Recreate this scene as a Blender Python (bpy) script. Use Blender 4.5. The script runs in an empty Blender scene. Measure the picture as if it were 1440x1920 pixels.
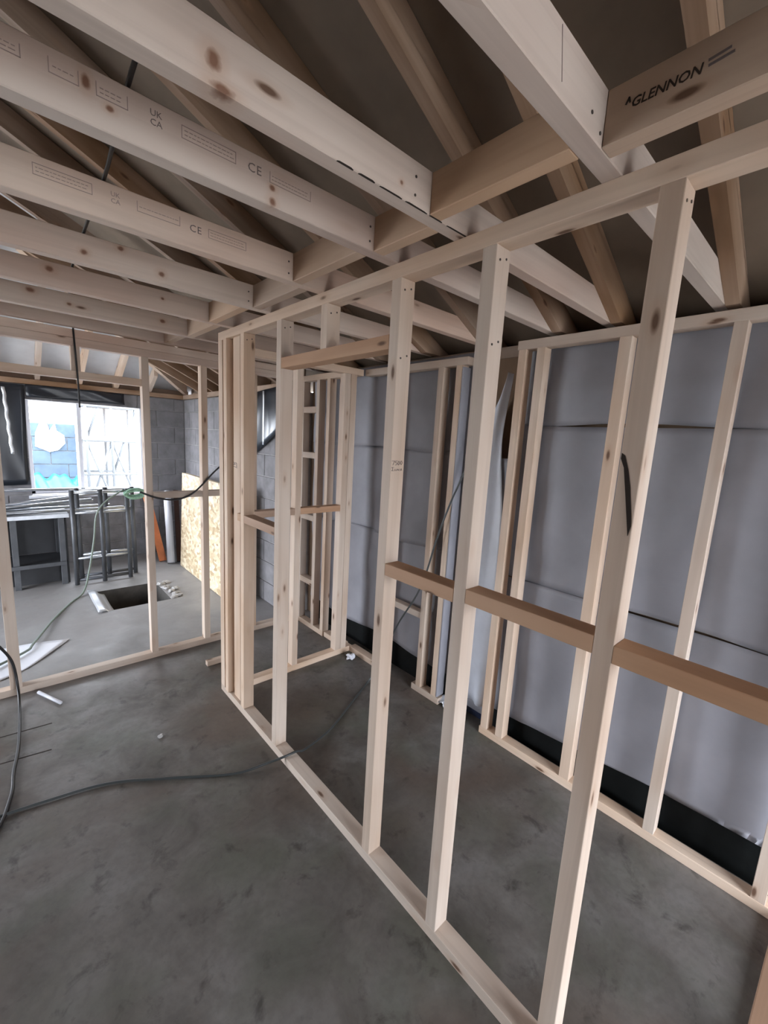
import bpy, bmesh, math, random
from mathutils import Vector, Matrix
random.seed(7)
sc = bpy.context.scene
COL = sc.collection

# ------------------------------------------------------------------ camera
H = 1.70
FPX = 790.99
RR = ((0.742444, -0.667626, 0.055251), (-0.070536, -0.159925, -0.984606), (0.666184, 0.727118, -0.165828))
cam = bpy.data.cameras.new('camera')
cam.sensor_fit = 'VERTICAL'
cam.sensor_height = 36.0
cam.lens = 36.0 * FPX / 1920.0
cam.clip_start = 0.02
camo = bpy.data.objects.new('camera', cam)
COL.objects.link(camo)
r, d, f = (Vector(v) for v in RR)
camo.matrix_world = Matrix(((r.x, -d.x, -f.x, 0), (r.y, -d.y, -f.y, 0), (r.z, -d.z, -f.z, H), (0, 0, 0, 1)))
sc.camera = camo

# ------------------------------------------------------------------ sky, exposure
world = bpy.data.worlds.new('overcast_sky')
sc.world = world
world.use_nodes = True
bg = world.node_tree.nodes['Background']
bg.inputs['Color'].default_value = (0.90, 0.955, 1.05, 1)
bg.inputs['Strength'].default_value = 6.5
sc.view_settings.view_transform = 'Standard'
sc.view_settings.look = 'None'
sc.view_settings.exposure = 1.7
sc.view_settings.gamma = 1.0
sc.view_settings.use_curve_mapping = False
sc.cycles.max_bounces = 10
sc.cycles.diffuse_bounces = 6


def portal(name, loc, rot, sx, sy):
    l = bpy.data.lights.new(name, 'AREA')
    l.shape = 'RECTANGLE'
    l.size, l.size_y = sx, sy
    l.cycles.is_portal = True
    o = bpy.data.objects.new(name, l)
    o.location = loc
    o.rotation_euler = rot
    COL.objects.link(o)


REAR = (0.20, 2.14, 0.10, 2.12)      # daylight opening in the wall behind the camera: x0, x1, z0, z1
YR = -2.2                            # inner face of that wall
WIN = (0.245, 1.41, 0.85, 1.94)      # far window
YB = 6.3                             # inner face of the back wall
XR = 1.93                            # far-room right wall
portal('sky_portal_rear', ((REAR[0] + REAR[1]) / 2, YR - 0.31, (REAR[2] + REAR[3]) / 2), (math.radians(90), 0, 0), REAR[1] - REAR[0], REAR[3] - REAR[2])
portal('sky_portal_window', ((WIN[0] + WIN[1]) / 2, YB + 0.31, (WIN[2] + WIN[3]) / 2), (math.radians(-90), 0, 0), WIN[1] - WIN[0], WIN[3] - WIN[2])
portal('sky_portal_side', (-2.94, 4.82, 1.08), (0, math.radians(-90), 0), 2.1, 2.75)


# ------------------------------------------------------------------ materials
class NT:
    def __init__(s, name):
        s.m = bpy.data.materials.new(name)
        s.m.use_nodes = True
        s.t = s.m.node_tree
        s.b = s.t.nodes['Principled BSDF']

    def n(s, typ, **kw):
        nd = s.t.nodes.new(typ)
        for k, v in kw.items():
            setattr(nd, k, v)
        return nd

    def l(s, a, b):
        s.t.links.new(a, b)

    def math(s, op, a, b=None, clamp=False):
        nd = s.n('ShaderNodeMath', operation=op, use_clamp=clamp)
        for i, v in enumerate((a, b)):
            if v is None:
                continue
            if isinstance(v, (int, float)):
                nd.inputs[i].default_value = v
            else:
                s.l(v, nd.inputs[i])
        return nd.outputs[0]

    def mix(s, fac, a, b, blend='MIX'):
        nd = s.n('ShaderNodeMix', data_type='RGBA', blend_type=blend)
        for idx, v in ((0, fac), (6, a), (7, b)):
            if isinstance(v, (int, float)):
                nd.inputs[idx].default_value = v
            elif isinstance(v, tuple):
                nd.inputs[idx].default_value = (*v, 1) if len(v) == 3 else v
            else:
                s.l(v, nd.inputs[idx])
        return nd.outputs[2]

    def noise(s, vec, scale, detail=4, rough=0.55, dist=0.0):
        nd = s.n('ShaderNodeTexNoise')
        nd.inputs['Scale'].default_value = scale
        nd.inputs['Detail'].default_value = detail
        nd.inputs['Roughness'].default_value = rough
        nd.inputs['Distortion'].default_value = dist
        if vec is not None:
            s.l(vec, nd.inputs['Vector'])
        return nd.outputs['Fac']

    def ramp(s, fac, stops):
        nd = s.n('ShaderNodeValToRGB')
        e = nd.color_ramp.elements
        while len(e) < len(stops):
            e.new(0.5)
        for el, (p, c) in zip(e, stops):
            el.position = p
            el.color = (*c, 1) if isinstance(c, tuple) else (c, c, c, 1)
        s.l(fac, nd.inputs['Fac'])
        return nd.outputs['Color']

    def obj(s):
        return s.n('ShaderNodeTexCoord').outputs['Object']

    def pos(s):
        return s.n('ShaderNodeNewGeometry').outputs['Position']

    def mapping(s, vec, scale, loc=None):
        nd = s.n('ShaderNodeMapping')
        s.l(vec, nd.inputs['Vector'])
        nd.inputs['Scale'].default_value = scale
        if loc is not None:
            s.l(loc, nd.inputs['Location'])
        return nd.outputs[0]

    def bump(s, h, strength, dist=0.01):
        nd = s.n('ShaderNodeBump')
        nd.inputs['Strength'].default_value = strength
        nd.inputs['Distance'].default_value = dist
        s.l(h, nd.inputs['Height'])
        s.l(nd.outputs[0], s.b.inputs['Normal'])


def plain(name, col, rough=0.6, metal=0.0, noise=0.0, nscale=6.0, bump=0.0, spec=None):
    t = NT(name)
    t.b.inputs['Roughness'].default_value = rough
    t.b.inputs['Metallic'].default_value = metal
    if spec is not None:
        t.b.inputs['Specular IOR Level'].default_value = spec
    if noise:
        nz = t.noise(t.pos(), nscale, 5)
        dark = tuple(c * (1 - noise) for c in col)
        light = tuple(min(1, c * (1 + noise)) for c in col)
        c = t.ramp(nz, [(0.3, dark), (0.7, light)])
        t.l(c, t.b.inputs['Base Color'])
        if bump:
            t.bump(nz, bump, 0.02)
    else:
        t.b.inputs['Base Color'].default_value = (*col, 1)
    return t.m


# pine: local X runs along every board
KNOTS = [  # world centre, radii: large knots seen on the joist faces
    ((0.308, 0.815, 2.305), (0.014, 0.03, 0.016)), ((0.323, 0.815, 2.270), (0.022, 0.03, 0.009)),
    ((0.744, 0.815, 2.299), (0.006, 0.02, 0.006)),
    ((0.169, 1.082, 2.336), (0.008, 0.02, 0.014)), ((0.207, 1.082, 2.309), (0.008, 0.02, 0.006)),
    ((0.553, 1.082, 2.307), (0.009, 0.02, 0.008)), ((0.553, 1.082, 2.276), (0.010, 0.02, 0.011)),
    ((0.273, 1.95, 2.303), (0.012, 0.02, 0.010)), ((0.387, 1.95, 2.350), (0.012, 0.02, 0.009)),
    ((0.525, 1.95, 2.301), (0.013, 0.02, 0.011)),
    ((0.21, 2.39, 2.334), (0.017, 0.02, 0.014)), ((0.644, 2.39, 2.325), (0.008, 0.02, 0.007)),
    ((0.167, 2.865, 2.34), (0.020, 0.02, 0.014)), ((0.323, 2.865, 2.311), (0.012, 0.02, 0.009)),
    ((0.768, 2.865, 2.324), (0.016, 0.02, 0.012)),
]


def pine(name, a, b, knots=(), keepat=0.45):
    t = NT(name)
    info = t.n('ShaderNodeObjectInfo')
    rnd = info.outputs['Random']
    off = t.n('ShaderNodeCombineXYZ')
    for i, k in enumerate((37.0, 11.0, 23.0)):
        t.l(t.math('MULTIPLY', rnd, k), off.inputs[i])
    v = t.obj()
    grain = t.noise(t.mapping(v, (0.9, 26, 26), off.outputs[0]), 1.0, 3, 0.6, 0.8)
    patch = t.noise(t.mapping(v, (1.6, 5, 5), off.outputs[0]), 1.0, 2, 0.5)
    c = t.mix(t.ramp(patch, [(0.36, 0.0), (0.68, 1.0)]), a, b)
    c = t.mix(t.math('MULTIPLY', t.ramp(grain, [(0.45, 0.0), (0.75, 1.0)]), 0.30), c, tuple(x * 0.62 for x in b))
    # board to board difference
    val = t.math('ADD', t.math('MULTIPLY', rnd, 0.20), 0.86)
    hsv = t.n('ShaderNodeHueSaturation')
    t.l(c, hsv.inputs['Color'])
    t.l(val, hsv.inputs['Value'])
    t.l(t.math('ADD', t.math('MULTIPLY', rnd, 0.35), 0.85), hsv.inputs['Saturation'])
    c = hsv.outputs['Color']
    # scattered small knots
    vo = t.n('ShaderNodeTexVoronoi')
    vo.inputs['Scale'].default_value = 1.0
    t.l(t.mapping(v, (5.0, 15.0, 15.0), off.outputs[0]), vo.inputs['Vector'])
    sep = t.n('ShaderNodeSeparateColor')
    t.l(vo.outputs['Color'], sep.inputs[0])
    keep = t.math('GREATER_THAN', sep.outputs[0], keepat)
    core = t.math('MULTIPLY', t.ramp(vo.outputs['Distance'], [(0.07, 1.0), (0.15, 0.0)]), keep)
    halo = t.math('MULTIPLY', t.ramp(vo.outputs['Distance'], [(0.08, 1.0), (0.30, 0.0)]), keep)
    c = t.mix(t.math('MULTIPLY', halo, 0.35), c, (0.36, 0.20, 0.11))
    c = t.mix(t.math('MULTIPLY', core, 0.9), c, (0.10, 0.048, 0.026))
    if knots:
        p = t.pos()
        tot = None
        toth = None
        for ctr, rad in knots:
            sub = t.n('ShaderNodeVectorMath', operation='SUBTRACT')
            t.l(p, sub.inputs[0])
            sub.inputs[1].default_value = ctr
            dv = t.n('ShaderNodeVectorMath', operation='DIVIDE')
            t.l(sub.outputs[0], dv.inputs[0])
            dv.inputs[1].default_value = rad
            ln = t.n('ShaderNodeVectorMath', operation='LENGTH')
            t.l(dv.outputs[0], ln.inputs[0])
            tot = ln.outputs['Value'] if tot is None else t.math('MINIMUM', tot, ln.outputs['Value'])
        wob = t.math('ADD', tot, t.math('MULTIPLY', t.math('SUBTRACT', t.noise(p, 60, 2), 0.5), 0.7))
        c = t.mix(t.math('MULTIPLY', t.ramp(t.math('DIVIDE', wob, 2.4), [(0.3, 1.0), (1.0, 0.0)]), 0.35), c, (0.40, 0.22, 0.12))
        c = t.mix(t.math('MULTIPLY', t.ramp(t.math('DIVIDE', wob, 2.4), [(0.20, 1.0), (0.46, 0.0)]), 0.85), c, (0.15, 0.06, 0.03))
    t.l(c, t.b.inputs['Base Color'])
    t.b.inputs['Roughness'].default_value = 0.62
    t.b.inputs['Specular IOR Level'].default_value = 0.3
    t.bump(grain, 0.12, 0.003)
    return t.m


M = {}
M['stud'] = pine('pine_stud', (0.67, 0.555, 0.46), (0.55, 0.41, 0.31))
M['joist'] = pine('pine_joist', (0.64, 0.545, 0.475), (0.56, 0.43, 0.36), KNOTS, 0.86)
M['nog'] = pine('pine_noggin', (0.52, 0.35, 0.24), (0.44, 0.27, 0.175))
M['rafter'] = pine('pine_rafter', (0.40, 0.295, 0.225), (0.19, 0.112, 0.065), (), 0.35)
M['nogj'] = pine('pine_joist_noggin', (0.56, 0.425, 0.325), (0.47, 0.33, 0.235), (), 0.7)
M['felt_lit'] = plain('lit_roof_felt', (0.60, 0.61, 0.63), 0.7, 0, 0.12, 3.0)  # roof felt again, with daylight put into its colour
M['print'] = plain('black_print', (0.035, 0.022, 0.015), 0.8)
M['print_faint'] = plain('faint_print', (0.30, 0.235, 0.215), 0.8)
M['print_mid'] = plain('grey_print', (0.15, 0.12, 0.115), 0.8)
M['bark'] = plain('dark_bark', (0.018, 0.010, 0.006), 0.9)
M['nail'] = plain('nail_steel', (0.08, 0.07, 0.065), 0.5, 0.6)
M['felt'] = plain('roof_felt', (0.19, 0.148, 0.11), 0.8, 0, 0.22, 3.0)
M['mem'] = plain('grey_membrane', (0.27, 0.27, 0.30), 0.55, 0, 0.10, 5.0)
M['plastic'] = plain('pale_plastic_sheet', (0.62, 0.65, 0.72), 0.4, 0, 0.08, 7.0)
M['dpc'] = plain('black_damp_course', (0.004, 0.005, 0.005), 0.7, 0, 0.3, 20, spec=0.15)
M['navy'] = plain('navy_plastic', (0.012, 0.018, 0.045), 0.3)
M['foil'] = plain('silver_foil', (0.75, 0.78, 0.82), 0.3, 0.5)
M['block'] = plain('concrete_block', (0.195, 0.19, 0.20), 0.85, 0, 0.22, 9.0, 0.3)
M['mortar'] = plain('mortar', (0.34, 0.33, 0.33), 0.9, 0, 0.15, 12)
M['blackplastic'] = plain('black_plastic_sheeting', (0.02, 0.024, 0.032), 0.28, 0, 0.2, 4)
M['steel'] = plain('galvanised_steel', (0.55, 0.58, 0.62), 0.35, 0.9, 0.15, 14)
M['darksteel'] = plain('grey_painted_steel', (0.10, 0.105, 0.115), 0.5, 0.5, 0.2, 8)
M['benchtop'] = plain('dark_bench_board', (0.035, 0.036, 0.040), 0.6, 0, 0.2, 6)
M['cable'] = plain('dark_grey_cable', (0.045, 0.05, 0.05), 0.32)
M['blackcable'] = plain('black_cable', (0.010, 0.010, 0.012), 0.4)
M['hose'] = plain('green_cable', (0.17, 0.215, 0.185), 0.4)
M['rope'] = plain('green_rope', (0.25, 0.42, 0.31), 0.7, 0, 0.25, 40)
M['orange'] = plain('orange_board', (0.62, 0.19, 0.07), 0.55, 0, 0.15, 8)
M['white'] = plain('white_plastic', (0.72, 0.74, 0.80), 0.4)
M['brown'] = plain('dark_brown_board', (0.07, 0.03, 0.02), 0.6, 0, 0.2, 6)
M['rubble'] = plain('rubble', (0.40, 0.39, 0.38), 0.9, 0, 0.3, 30)
M['pit'] = plain('pit_concrete', (0.06, 0.055, 0.05), 0.9, 0, 0.3, 10)
M['tarp'] = plain('turquoise_tarp', (0.02, 0.30, 0.50), 0.5, 0, 0.3, 6)
M['white_patch'] = plain('matte_white', (0.80, 0.80, 0.80), 0.8)
M['yard'] = plain('site_gravel', (0.40, 0.385, 0.36), 0.95, 0, 0.2, 8)
M['bluewall'] = plain('blue_grey_block', (0.055, 0.085, 0.12), 0.9, 0, 0.25, 6)
M['paleSteel'] = plain('pale_scaffold_steel', (0.10, 0.11, 0.12), 0.6, 0.0)
M['plaster'] = plain('bare_blockwork', (0.19, 0.125, 0.08), 0.9, 0, 0.15, 3)


def osb():
    t = NT('oriented_strand_board')
    v = t.obj()
    vo = t.n('ShaderNodeTexVoronoi')
    vo.inputs['Scale'].default_value = 1.0
    t.l(t.mapping(v, (18, 45, 30)), vo.inputs['Vector'])
    s = t.n('ShaderNodeSeparateColor')
    t.l(vo.outputs['Color'], s.inputs[0])
    t.l(t.ramp(s.outputs[0], [(0.0, (0.42, 0.30, 0.17)), (0.5, (0.66, 0.54, 0.36)), (1.0, (0.82, 0.72, 0.54))]), t.b.inputs['Base Color'])
    t.b.inputs['Roughness'].default_value = 0.5
    return t.m


M['osb'] = osb()


def concrete_floor():
    t = NT('screed_floor')
    p = t.pos()
    big = t.noise(p, 0.9, 3, 0.55, 0.4)
    mid = t.noise(p, 3.6, 6, 0.62, 0.5)
    fine = t.noise(p, 32, 4, 0.6)
    c = t.ramp(big, [(0.30, (0.091, 0.081, 0.070)), (0.52, (0.129, 0.118, 0.108)), (0.72, (0.166, 0.156, 0.146))])
    c = t.mix(t.math('MULTIPLY', t.ramp(mid, [(0.32, 1.0), (0.50, 0.0)]), 0.55), c, (0.048, 0.042, 0.034))
    c = t.mix(t.math('MULTIPLY', t.ramp(mid, [(0.50, 0.0), (0.68, 1.0)]), 0.55), c, (0.195, 0.190, 0.183))
    grn = t.noise(p, 2.3, 4, 0.6, 0.2)
    c = t.mix(t.math('MULTIPLY', t.ramp(grn, [(0.48, 0.0), (0.66, 1.0)]), 0.60), c, (0.083, 0.090, 0.066))
    rst = t.noise(p, 1.4, 3, 0.5, 0.6)
    c = t.mix(t.math('MULTIPLY', t.ramp(rst, [(0.48, 0.0), (0.66, 1.0)]), 0.70), c, (0.091, 0.062, 0.046))
    spk = t.noise(p, 9, 5, 0.65, 0.3)
    c = t.mix(t.math('MULTIPLY', t.ramp(spk, [(0.30, 1.0), (0.43, 0.0)]), 0.7), c, (0.029, 0.026, 0.022))
    c = t.mix(t.math('MULTIPLY', t.ramp(fine, [(0.40, 1.0), (0.55, 0.0)]), 0.16), c, (0.042, 0.038, 0.034))
    # far-room floor colour lightened to paint in extra daylight
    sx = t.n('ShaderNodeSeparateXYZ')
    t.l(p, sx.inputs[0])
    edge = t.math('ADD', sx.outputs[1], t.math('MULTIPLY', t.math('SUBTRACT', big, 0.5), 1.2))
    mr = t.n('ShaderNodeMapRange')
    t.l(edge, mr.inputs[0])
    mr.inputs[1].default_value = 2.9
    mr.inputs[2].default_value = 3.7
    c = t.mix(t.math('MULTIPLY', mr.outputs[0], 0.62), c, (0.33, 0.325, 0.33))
    t.l(c, t.b.inputs['Base Color'])
    rg = t.ramp(mid, [(0.3, 0.62), (0.7, 0.40)])
    t.l(rg, t.b.inputs['Roughness'])
    t.bump(t.math('ADD', mid, t.math('MULTIPLY', fine, 0.3)), 0.18, 0.01)
    return t.m


M['floor'] = concrete_floor()

# ------------------------------------------------------------------ mesh helpers


def link(name, me, mat, parent=None, loc=None, rot=None):
    o = bpy.data.objects.new(name, me)
    COL.objects.link(o)
    if mat is not None and not me.materials:
        me.materials.append(M[mat] if isinstance(mat, str) else mat)
    if rot is not None:
        o.rotation_euler = rot.to_euler()
    if loc is not None:
        o.location = loc
    if parent is not None:
        o.parent = parent
        if loc is not None:
            pw = Vector((0, 0, 0))
            q = parent
            while q is not None:
                pw += Q0.get(q.name, Vector((0, 0, 0)))
                q = None
            rotp = QR.get(parent.name)
            rel = Vector(loc) - pw
            if rotp is not None:
                rel = rotp.inverted() @ rel
                base = (rot if rot is not None else Matrix.Identity(3))
                o.rotation_euler = (rotp.inverted() @ base).to_euler()
            o.location = rel
    if loc is not None:
        Q0[o.name] = Vector(loc)
    if rot is not None:
        QR[o.name] = rot.copy()
    return o


Q0 = {}   # world location of every object that may be a parent
QR = {}   # world rotation


def tag(o, label=None, cat=None, group=None, kind=None):
    if label:
        o['label'] = label
    if cat:
        o['category'] = cat
    if group:
        o['group'] = group
    if kind:
        o['kind'] = kind
    return o


def empty(name, loc, label, cat, group=None):
    o = bpy.data.objects.new(name, None)
    o.empty_display_size = 0.1
    o.location = loc
    COL.objects.link(o)
    Q0[o.name] = Vector(loc)
    return tag(o, label, cat, group, 'thing' if cat else None)


def bevel_box(name, dx, dy, dz, bev=0.0015):
    bm = bmesh.new()
    bmesh.ops.create_cube(bm, size=1.0)
    bmesh.ops.scale(bm, vec=(dx, dy, dz), verts=bm.verts)
    if bev:
        bmesh.ops.bevel(bm, geom=bm.edges[:], offset=bev, segments=1, affect='EDGES')
    me = bpy.data.meshes.new(name)
    bm.to_mesh(me)
    bm.free()
    return me


AX = {'x': Matrix.Identity(3), 'y': Matrix.Rotation(math.pi / 2, 3, 'Z'), 'z': Matrix.Rotation(-math.pi / 2, 3, 'Y')}


def board(name, x0, x1, y0, y1, z0, z1, mat, parent=None, axis=None, bev=0.0015):
    """a sawn timber: local X runs along its length"""
    d = {'x': x1 - x0, 'y': y1 - y0, 'z': z1 - z0}
    if axis is None:
        axis = max(d, key=d.get)
    if axis == 'x':
        dims = (d['x'], d['y'], d['z'])
    elif axis == 'y':
        dims = (d['y'], d['x'], d['z'])
    else:
        dims = (d['z'], d['y'], d['x'])
    me = bevel_box(name, *dims, bev=bev)
    return link(name, me, mat, parent, ((x0 + x1) / 2, (y0 + y1) / 2, (z0 + z1) / 2), AX[axis])


def mesh_at(name, verts, faces, mat, parent=None, loc=None, rot=None, smooth=False):
    """verts in world space; the object's origin is put at loc"""
    if loc is None:
        loc = Vector([sum(v[i] for v in verts) / len(verts) for i in range(3)])
    loc = Vector(loc)
    R = rot if rot is not None else Matrix.Identity(3)
    Ri = R.inverted()
    vs = [Ri @ (Vector(v) - loc) for v in verts]
    me = bpy.data.meshes.new(name)
    me.from_pydata(vs, [], faces)
    bm = bmesh.new()
    bm.from_mesh(me)
    bmesh.ops.recalc_face_normals(bm, faces=bm.faces)
    bm.to_mesh(me)
    bm.free()
    if smooth:
        for p in me.polygons:
            p.use_smooth = True
    return link(name, me, mat, parent, loc, R)


def prism(name, prof, axis, a, b, mat, parent=None, rot=None):
    """extrude a 2-D profile: axis 'y' -> profile in (x, z); axis 'x' -> (y, z); axis 'z' -> (x, y)"""
    def P(u, v, w):
        return {'y': (u, w, v), 'x': (w, u, v), 'z': (u, v, w)}[axis]
    n = len(prof)
    vs = [P(u, v, a) for u, v in prof] + [P(u, v, b) for u, v in prof]
    fs = [tuple(range(n)), tuple(range(2 * n - 1, n - 1, -1))] + [(i, (i + 1) % n, (i + 1) % n + n, i + n) for i in range(n)]
    return mesh_at(name, vs, fs, mat, parent, None, rot)


def tube(name, pts, rad, mat, parent=None, seg=8, smooth_pts=True, closed=False):
    """swept tube through world points (Catmull-Rom)"""
    P = [Vector(p) for p in pts]
    if smooth_pts and len(P) > 2:
        out = []
        n = len(P)
        rng = range(n) if closed else range(n - 1)
        for i in rng:
            p0 = P[(i - 1) % n] if (closed or i > 0) else P[0]
            p1, p2 = P[i], P[(i + 1) % n]
            p3 = P[(i + 2) % n] if (closed or i + 2 < n) else P[-1]
            for k in range(6):
                t = k / 6
                out.append(0.5 * ((2 * p1) + (p2 - p0) * t + (2 * p0 - 5 * p1 + 4 * p2 - p3) * t * t + (3 * p1 - p0 - 3 * p2 + p3) * t ** 3))
        if not closed:
            out.append(P[-1])
        P = out
    vs, fs = [], []
    n = len(P)
    up = None
    for i, p in enumerate(P):
        if closed:
            tn = (P[(i + 1) % n] - P[(i - 1) % n])
        else:
            tn = P[min(i + 1, n - 1)] - P[max(i - 1, 0)]
        tn.normalize()
        if up is None:
            up = tn.orthogonal().normalized()
        up = (up - tn * up.dot(tn)).normalized()
        sd = tn.cross(up)
        for k in range(seg):
            a = 2 * math.pi * k / seg
            vs.append(p + (up * math.cos(a) + sd * math.sin(a)) * rad)
    for i in range(n if closed else n - 1):
        j = (i + 1) % n
        for k in range(seg):
            fs.append((i * seg + k, i * seg + (k + 1) % seg, j * seg + (k + 1) % seg, j * seg + k))
    if not closed:
        fs.append(tuple(range(seg - 1, -1, -1)))
        fs.append(tuple((n - 1) * seg + k for k in range(seg)))
    return mesh_at(name, vs, fs, mat, parent, None, None, True)


def sheet(name, fn, nu, nv, thick, mat, parent=None, axis=(1, 0, 0)):
    """wavy thin sheet fn(u,v) -> world point, given a real thickness along axis"""
    ax = Vector(axis)
    vs = [Vector(fn(i / nu, j / nv)) for j in range(nv + 1) for i in range(nu + 1)]
    m = len(vs)
    vs = vs + [v + ax * thick for v in vs]
    W = nu + 1
    fs = []
    for j in range(nv):
        for i in range(nu):
            a = j * W + i
            fs.append((a, a + 1, a + 1 + W, a + W))
            fs.append((m + a, m + a + W, m + a + 1 + W, m + a + 1))
    for i in range(nu):
        fs.append((i, m + i, m + i + 1, i + 1))
        a = nv * W + i
        fs.append((a, a + 1, m + a + 1, m + a))
    for j in range(nv):
        a = j * W
        fs.append((a, a + W, m + a + W, m + a))
        a = j * W + nu
        fs.append((a, m + a, m + a + W, a + W))
    return mesh_at(name, vs, fs, mat, parent, None, None, True)


def text(name, body, size, origin, xdir, ydir, mat, parent, shear=0.0, spacing=1.0, depth=0.0006, bold=0.0):
    cu = bpy.data.curves.new(name, 'FONT')
    cu.body = body
    cu.size = size
    cu.shear = shear
    cu.space_character = spacing
    cu.extrude = depth / 2
    cu.offset = bold
    cu.resolution_u = 2
    tmp = bpy.data.objects.new('tmp_text', cu)
    COL.objects.link(tmp)
    dg = bpy.context.evaluated_depsgraph_get()
    me = bpy.data.meshes.new_from_object(tmp.evaluated_get(dg))
    bpy.data.objects.remove(tmp)
    xd, yd = Vector(xdir), Vector(ydir)
    R = Matrix((xd, yd, xd.cross(yd))).transposed()
    me.materials.clear()
    return link(name, me, mat, parent, origin, R)


def strokes(name, polys, wid, origin, xdir, ydir, mat, parent, depth=0.0007):
    """pen or print strokes as flat raised bars: polys of 2-D points"""
    xd, yd = Vector(xdir), Vector(ydir)
    nd = xd.cross(yd)
    vs, fs = [], []
    for pl in polys:
        for (ax, ay), (bx, by) in zip(pl[:-1], pl[1:]):
            t = Vector((bx - ax, by - ay))
            if t.length < 1e-6:
                continue
            t.normalize()
            nn = Vector((-t.y, t.x)) * wid / 2
            e = t * wid * 0.4
            c = [(ax - e.x + nn.x, ay - e.y + nn.y), (ax - e.x - nn.x, ay - e.y - nn.y), (bx + e.x - nn.x, by + e.y - nn.y), (bx + e.x + nn.x, by + e.y + nn.y)]
            k = len(vs)
            for dd in (-depth, depth):
                vs += [Vector(origin) + xd * u + yd * v + nd * dd for u, v in c]
            fs += [(k, k + 1, k + 2, k + 3), (k + 7, k + 6, k + 5, k + 4), (k, k + 4, k + 5, k + 1), (k + 1, k + 5, k + 6, k + 2), (k + 2, k + 6, k + 7, k + 3), (k + 3, k + 7, k + 4, k)]
    return mesh_at(name, vs, fs, mat, parent)


def blob(name, c, rx, ry, rz, mat, parent=None, seed=0, jag=0.25):
    bm = bmesh.new()
    bmesh.ops.create_icosphere(bm, subdivisions=2, radius=1)
    rnd = random.Random(seed)
    for v in bm.verts:
        k = 1 + (rnd.random() - 0.5) * 2 * jag
        v.co = Vector((v.co.x * rx * k, v.co.y * ry * k, v.co.z * rz * k))
    me = bpy.data.meshes.new(name)
    bm.to_mesh(me)
    bm.free()
    return link(name, me, mat, parent, c)


def nail(parent, p, axis):
    n = 8
    R = {'y': 0, 'x': 1}[axis]
    vs, fs = [], []
    for dd in (-0.0012, 0.0012):
        for k in range(n):
            a = 2 * math.pi * k / n
            u, v = 0.0032 * math.cos(a), 0.0032 * math.sin(a)
            vs.append(Vector(p) + (Vector((u, dd, v)) if axis == 'y' else Vector((dd, u, v))))
    fs = [tuple(range(n)), tuple(range(2 * n - 1, n - 1, -1))] + [(i, (i + 1) % n, n + (i + 1) % n, n + i) for i in range(n)]
    return mesh_at('nail', vs, fs, 'nail', parent)


# ------------------------------------------------------------------ the setting
# floor with a rectangular pit in the far room
PX0, PX1, PY0, PY1 = 0.60, 1.19, 4.42, 5.02
FX0, FX1, FY0, FY1 = -2.65, 2.6, -2.5, 6.6
xs = [FX0, PX0, PX1, FX1]
ys = [FY0, PY0, PY1, FY1]
vs = [(x, y, 0) for y in ys for x in xs]
fs = [(j * 4 + i, j * 4 + i + 1, j * 4 + i + 5, j * 4 + i + 4) for j in range(3) for i in range(3) if not (i == 1 and j == 1)]
n0 = len(vs)
floor = mesh_at('floor', vs, fs, 'floor', None, (0, 0, 0))
for p in floor.data.polygons:
    if p.normal.z < 0:
        floor.data.flip_normals()
        break
tag(floor, 'grey concrete screed floor with dusty stains', None, None, 'structure')
D = 0.42
pv = [(PX0, PY0, 0), (PX1, PY0, 0), (PX1, PY1, 0), (PX0, PY1, 0), (PX0, PY0, -D), (PX1, PY0, -D), (PX1, PY1, -D), (PX0, PY1, -D)]
pit = mesh_at('pit_lining', pv, [(0, 1, 5, 4), (1, 2, 6, 5), (2, 3, 7, 6), (3, 0, 4, 7), (4, 5, 6, 7)], 'pit', floor)
sheet('pit_edge_sheet', lambda u, v: (0.565 + 0.14 * u, 4.40 + 0.66 * v, 0.006 + 0.05 * (1 - u) * 0.15 - (0.05 if u > 0.6 else 0) * u + 0.004 * math.sin(9 * v)), 6, 10, 0.003, 'foil', floor, (0, 0, 1))
rr = random.Random(3)
for k in range(16):
    blob('rubble_lump', (1.215 + rr.random() * 0.09, 4.44 + rr.random() * 0.55, 0.008), 0.022 + rr.random() * 0.02, 0.02 + rr.random() * 0.02, 0.012 + 0.008 * rr.random(), 'rubble', floor, k)
for (xa, ya, xb, yb) in ((-0.5, 2.88, 0.11, 2.84), (-0.5, 2.66, 0.09, 2.59)):  # thin dark lines laid on the floor
    strokes('floor_line', [[(xa, ya), ((xa + xb) / 2, (ya + yb) / 2 + 0.006), (xb, yb)]], 0.007, (0, 0, 0.0002), (1, 0, 0), (0, 1, 0), 'bark', floor, 0.0008)

# right-hand outer wall behind the stud lining: block core, membrane sheets, black damp course
XM = 2.125
wall_right = board('wall_right', 2.17, 2.45, -2.2, 3.42, 0, 2.199, 'plaster', bev=0)
tag(wall_right, 'outer blockwork wall lined with grey membrane', None, None, 'structure')


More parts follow.
